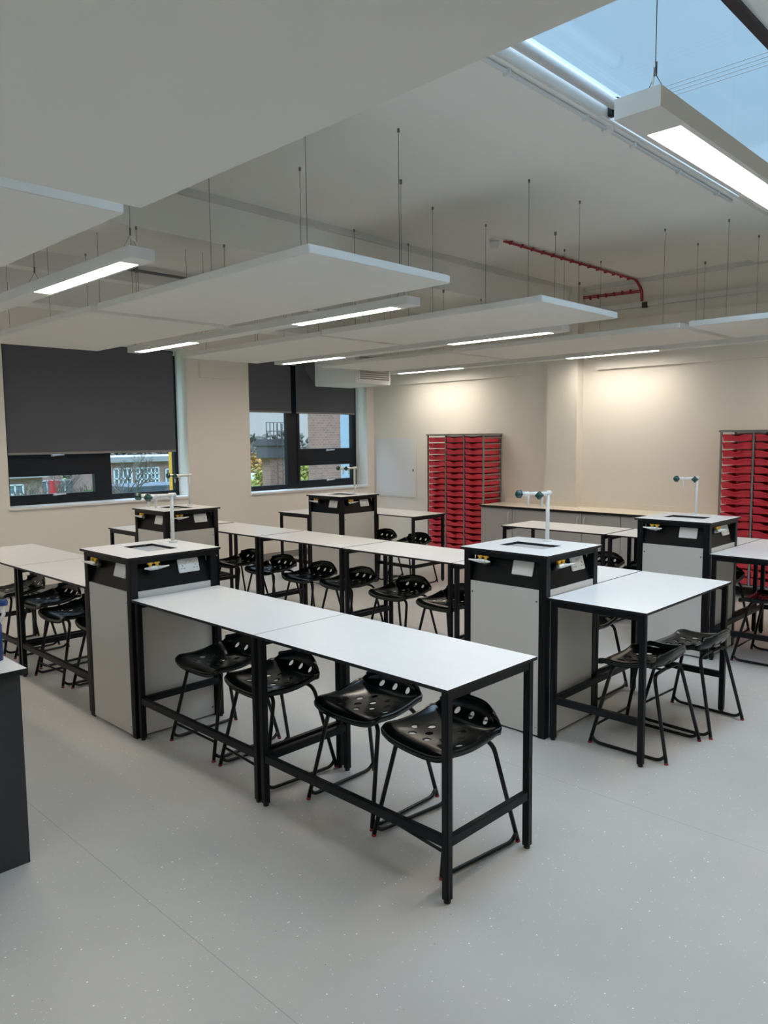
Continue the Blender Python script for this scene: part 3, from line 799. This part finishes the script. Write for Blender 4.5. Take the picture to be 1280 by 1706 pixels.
# ------------------------------------------------------------------ teacher's bench at the left edge
t = thing('teacher_bench', 'charcoal sided bench with a pale top cut by the left edge', 'bench', (0, 0, 0))
mb = MB(); mb.box(-1.6, .945, -1.62, -.953, .826, .85, M_edge, top=M_lam); mb.build('worktop', t)
mb = MB(); mb.box(-1.55, .905, -1.57, -.985, 0, .826, M_desk); mb.build('bench_body', t)
mb = MB(); mb.box(-1.55, .905, -.985, -.968, 0.0, .826, M_desk); mb.build('end_panel', t)
t = thing('spray_bottle', 'blue bottle with a pale nozzle on the bench at the left edge', 'bottle', (.722, -1.002, .85))
mb = MB(); mb.tube([(0,0,0), (0,0,.15), (0,0,.185), (0,0,.205)], .035, M_blue, 20, radii=[.034, .034, .02, .013]); mb.build('bottle_body', t)
mb = MB(); mb.tube([(0,0,.20), (0,0,.235)], .016, M_blue, 14); mb.tube([(-.02,-.02,.245), (.045,.045,.25)], .014, M_blue, 12); mb.build('spray_head', t)
mb = MB(); mb.tube([(.03,.03,.235), (.035,.035,.20), (.022,.022,.17)], .008, M_white, 8); mb.build('trigger', t)

# ------------------------------------------------------------------ outside
GZ = -4.6
mb = MB(); mb.box(-160, -8, -80, 160, GZ-.2, GZ, M_grass); o = mb.build('ground'); o['kind'] = 'structure'
def building(label, x, y0, y1, d, h, mwall, wins, roofm=M_roof):
    t = thing('school_building', label, 'building', (x, y0, GZ))
    b = MB(); b.box(-d, 0, 0, y1-y0, 0, h, mwall); b.build('walls', t)
    b = MB(); b.box(-d-.3, .4, -.3, y1-y0+.3, h, h+.45, roofm); b.build('roof', t)
    for (a, c, z0, z1, nx, nz) in wins:
        w_ = MB(); w_.box(0, .06, a, c, z0, z1, M_pane); wo = w_.build('window', t)
        f = MB()
        for i in range(nx+1): yy = a+(c-a)*i/nx; f.box(.06, .14, yy-.06, yy+.06, z0, z1, M_wwin)
        for i in range(nz+1): zz = z0+(z1-z0)*i/nz; f.box(.06, .14, a, c, zz-.06, zz+.06, M_wwin)
        f.build('glazing_bars', wo)
    return t
building('long brick school building with a pale flat roof and big grid windows', -58, 28.5, 39.5, 8, 4.55, M_brick, [(2.1, 4.3, 2.5, 4.0, 6, 3), (5.0, 5.9, 2.6, 3.8, 2, 2), (.1, 1.7, 2.3, 4.0, 4, 2), (7.2, 10, 2.4, 3.9, 5, 2)])
building('low brick outbuilding with a blue slate roof before the school', -48, 24.9, 29.5, 4, 2.6, M_brick, [(.5, 1.5, 1, 2, 2, 1)], M_slate)
building('brick house at the left end of the view', -55, 14.5, 21.4, 8, 3.7, M_brick, [(2.5, 5.4, 1.8, 3.2, 5, 2)])
building('pale roofed low block among the trees', -67, 22, 28, 4, 4.9, M_brick, [(2, 7, 1.2, 2.8, 6, 1)])
mb = MB(); mb.box(-45.6, -45, 18.05, 18.5, GZ, GZ+3.9, M_reddoor); tagt(mb.build('red_kiosk'), 'small red box among the bushes outside', 'kiosk')
# yellow cladding fin close to the nearer window, pale cladding next to the brick tower
mb = MB(); mb.box(-8.3, -8.2, 5.09, 5.14, GZ, 5, M_yellowcol); tagt(mb.build('cladding_fin'), 'yellow cladding fin outside the nearer window', 'cladding')
t = thing('brick_tower', 'tall pale brick tower outside the far window', 'tower', (-20, 18.45, GZ))
mb = MB(); mb.box(-.4, 0, .15, 1.62, 0, 12, M_brickt); mb.build('tower_wall', t)
mb = MB(); mb.box(-.3, 0, 1.62, 2.3, 0, 12, M_palecol); mb.build('pale_cladding', t)
t = thing('brick_chimney', 'brick stack with a grey tank and caged ladder outside the far window', 'chimney', (-24, 19.05, GZ))
mb = MB(); mb.box(-.6, 0, .30, 1.6, 0, 5.55, M_brickt); mb.build('stack_wall', t)
mb = MB(); mb.box(-.7, .1, .05, 1.7, 5.55, 6.4, M_tank); mb.box(-.75, .15, .01, 1.75, 6.1, 6.3, M_cage); mb.build('tank', t)
for i in range(9):
    k = MB(); k.box(.13, .16, i*.21, i*.21+.03, 6.4, 7.15, M_cage); k.build('cage_bar', t)
k = MB()
for z in (6.75, 7.13): k.box(.13, .16, 0, 1.7, z, z+.03, M_cage)
for yy in (.55, .85): k.box(.2, .23, yy, yy+.03, 1, 7.1, M_cage)
for i in range(20): k.box(.2, .22, .55, .88, 1+i*.3, 1.02+i*.3, M_cage)
k.build('ladder', t)
# trees
def crown(mb, c, r, m, n=60, s=.5, fl=1.0):
    for _ in range(n):
        v = Vector((random.gauss(0,1), random.gauss(0,1), random.gauss(0,1))); v.normalize(); v *= r*random.random()**.4; v.z *= fl
        p = Vector(c)+v; a = Vector((random.uniform(-1,1), random.uniform(-1,1), random.uniform(-1,1))).normalized()*s; b = a.orthogonal().normalized()*s*random.uniform(.4, 1)
        q = a.cross(b).normalized()*s*.3
        mb.add([p-a, p-b, p+a, p+b, p+q, p-q], [(0,1,4), (1,2,4), (2,3,4), (3,0,4), (1,0,5), (2,1,5), (3,2,5), (0,3,5)], m)
def leafy(label, x, y, h, r, m, s=.3, n=300):
    t = thing('leafy_tree', label, 'tree', (x, y, GZ), 0)
    b = MB(); b.tube([(0,0,0), (0,0,h*.6)], .12, M_bark, 8); b.build('trunk', t)
    b = MB(); crown(b, (0,0,h-r*.8), r, m, n, s, .8); b.build('crown', t)
def bare(label, x, y, h, seed):
    rnd = random.Random(seed); t = thing('bare_tree', label, 'tree', (x, y, GZ), 0)
    b = MB(); tw = MB()
    def grow(p, d, L, r, k):
        q = p + d*L; (b if k < 2 else tw).tube([p, (p+q)/2 + Vector((rnd.uniform(-.05,.05), rnd.uniform(-.05,.05), 0))*L, q], r, M_twig if k > 1 else M_bark, 5, radii=[r, r*.85, r*.65], caps=False)
        if k >= 5: return
        for _ in range(3 if k < 4 else 4):
            nd = (d + Vector((rnd.uniform(-1,1), rnd.uniform(-1,1), rnd.uniform(-.3,.7)))*.75).normalized()
            grow(q, nd, L*rnd.uniform(.6,.82), r*.6, k+1)
    grow(Vector((0,0,0)), Vector((0,0,1)), h*.28, h*.02, 0)
    b.build('trunk', t); tw.build('branches', t)
leafy('yellow green bushy tree below the far window view', -42, 31.8, 3.2, 2.2, M_ygreen)
leafy('autumn orange tree before the parked cars', -60, 46.3, 5.3, 2.8, M_autumn)
leafy('second autumn orange tree before the parked cars', -61, 52.4, 4.9, 2.6, M_autumn)
leafy('yellow leaved tree beside the brick stack', -55, 42.5, 3.6, 2.2, M_ygreen)
leafy('yellow leaved tree left of the brick tower', -52, 45.2, 4.6, 2.4, M_ygreen, .3, 260)
leafy('brown leaved tree behind the parked cars', -72, 57.5, 5.8, 3, M_autumn, .35, 260)
leafy('low green bush near the brick stack', -46, 35.4, 2.2, 1.4, M_ygreen, .25, 200)
leafy('green spiky bush at the right of the opening light', -40, 18.3, 3.4, 1.1, M_dgreen, .3)
leafy('straw coloured bush outside the opening light', -42, 16.6, 3.1, 1.5, M_ygreen, .3)
bare('bare winter tree across the opening light', -40, 15.6, 5.6, 3)
bare('bare winter tree before the long school building', -44, 22.5, 6.4, 5)
bare('bare winter tree at the left of the school roof', -43, 28.6, 6.5, 8)
bare('small bare tree before the brick house', -33, 12.2, 5.2, 21)
bare('bare winter tree at the right of the opening light', -36, 16.6, 5.2, 23)
bare('small bare tree beside the blue slate roof', -40, 24.2, 4.6, 27)
bare('bare tree beyond the autumn trees', -70, 51, 6.6, 11)
mb = MB()
for i in range(110):
    yy = 25+i*.95; h_ = random.uniform(5.8, 7.4); crown(mb, (-118+random.uniform(-4,4), yy*1.35, GZ+h_*.6), h_*.55, M_fartree, 34, .9, 1)
for i in range(60):
    yy = 38+i*1.0; crown(mb, (-104, yy, GZ+3), 2.6, M_twig, 30, .45, 1)
o = mb.build('distant_trees'); o['kind'] = 'stuff'; tagt(o, 'hazy line of distant bare trees on the horizon', 'trees')
cm = None
for i, (x, y) in enumerate(((-80, 59.6), (-80, 61.3), (-90, 66.2), (-90, 68.2))):
    lab = ('white parked car left of the brick stack, nearer left', 'white parked car left of the brick stack, nearer right', 'white parked car in the farther row, left', 'white parked car in the farther row, right')[i]
    if cm is None:
        cm = t = thing('parked_car', lab, 'car', (x, y, GZ), 0, 'white cars parked outside')
        b = MB(); prof = [(-2, .3), (-2, .8), (-1.2, .95), (-.6, 1.4), (.9, 1.4), (1.6, .95), (2, .85), (2, .3)]
        vs = [(p[0], s_*.55 if p[1] > 1.1 else s_*.62, p[1]) for s_ in (-1, 1) for p in prof]; n = 8
        b.add(vs, [tuple(range(n)), tuple(range(2*n-1, n-1, -1))] + [(i_, (i_+1) % n, n+(i_+1) % n, n+i_) for i_ in range(n)], M_carw); b.build('car_body', t)
        for wx in (-1.2, 1.25):
            for wy in (-.62, .5):
                k = MB(); k.tube([(wx, wy, .3), (wx, wy+.14, .3)], .3, M_blk, 12); k.build('wheel', t)
    else: copy_tree(cm, (x, y, GZ), 0, lab)

# ------------------------------------------------------------------ sky
w = bpy.data.worlds.new('World'); bpy.context.scene.world = w; w.use_nodes = True; nt = w.node_tree
bg = nt.nodes['Background']
tc = nt.nodes.new('ShaderNodeTexCoord'); sx = nt.nodes.new('ShaderNodeSeparateXYZ'); nt.links.new(tc.outputs['Generated'], sx.inputs[0])
rp = nt.nodes.new('ShaderNodeValToRGB'); cr = rp.color_ramp
cr.elements[0].position = 0; cr.elements[0].color = (.54, .64, .70, 1)
cr.elements[1].position = 1; cr.elements[1].color = (.62, .80, 1.0, 1)
for p, c in ((.10, (.46, .60, .72, 1)), (.35, (.385, .60, .80, 1)), (.53, (.40, .62, .83, 1))):
    e = cr.elements.new(p); e.color = c
nt.links.new(sx.outputs['Z'], rp.inputs['Fac'])
nz = nt.nodes.new('ShaderNodeTexNoise'); nz.inputs['Scale'].default_value = 3; nz.inputs['Detail'].default_value = 5; nt.links.new(tc.outputs['Generated'], nz.inputs['Vector'])
mr = nt.nodes.new('ShaderNodeMapRange'); mr.inputs['To Min'].default_value = .9; mr.inputs['To Max'].default_value = 1.1; nt.links.new(nz.outputs['Fac'], mr.inputs['Value'])
# overcast sky: several times brighter towards the zenith
st_ = nt.nodes.new('ShaderNodeMapRange'); st_.inputs['From Min'].default_value = .53; st_.inputs['From Max'].default_value = .62
st_.inputs['To Min'].default_value = 1.0; st_.inputs['To Max'].default_value = 8.0; nt.links.new(sx.outputs['Z'], st_.inputs['Value'])
mu = nt.nodes.new('ShaderNodeMath'); mu.operation = 'MULTIPLY'; nt.links.new(mr.outputs[0], mu.inputs[0]); nt.links.new(st_.outputs[0], mu.inputs[1])
nt.links.new(rp.outputs['Color'], bg.inputs['Color']); nt.links.new(mu.outputs[0], bg.inputs['Strength'])

# ------------------------------------------------------------------ camera
cam = bpy.data.cameras.new('Camera'); co = bpy.data.objects.new('Camera', cam); COL.objects.link(co)
yaw, pitch, roll, f = .77196, -.09589, -.00947, 1272.77
co.location = (4.1531, -2.1263, 1.7792)
F = Vector((-math.sin(yaw)*math.cos(pitch), math.cos(yaw)*math.cos(pitch), math.sin(pitch)))
r0 = Vector((math.cos(yaw), math.sin(yaw), 0)); u0 = r0.cross(F)
R_ = r0*math.cos(roll) + u0*math.sin(roll); U_ = -r0*math.sin(roll) + u0*math.cos(roll)
co.rotation_euler = Matrix((R_, U_, -F)).transposed().to_euler()
cam.sensor_fit = 'VERTICAL'; cam.sensor_height = 36; cam.lens = f/1706*36; cam.clip_start = .05; cam.clip_end = 400
sc = bpy.context.scene; sc.camera = co
sc.view_settings.view_transform = 'Standard'; sc.view_settings.look = 'None'; sc.view_settings.gamma = 1; sc.view_settings.use_curve_mapping = False
sc.view_settings.exposure = 0.0
sc.cycles.use_denoising = True
sc.cycles.max_bounces = 10; sc.cycles.diffuse_bounces = 6; sc.cycles.transparent_max_bounces = 12
sc.cycles.sample_clamp_indirect = 6
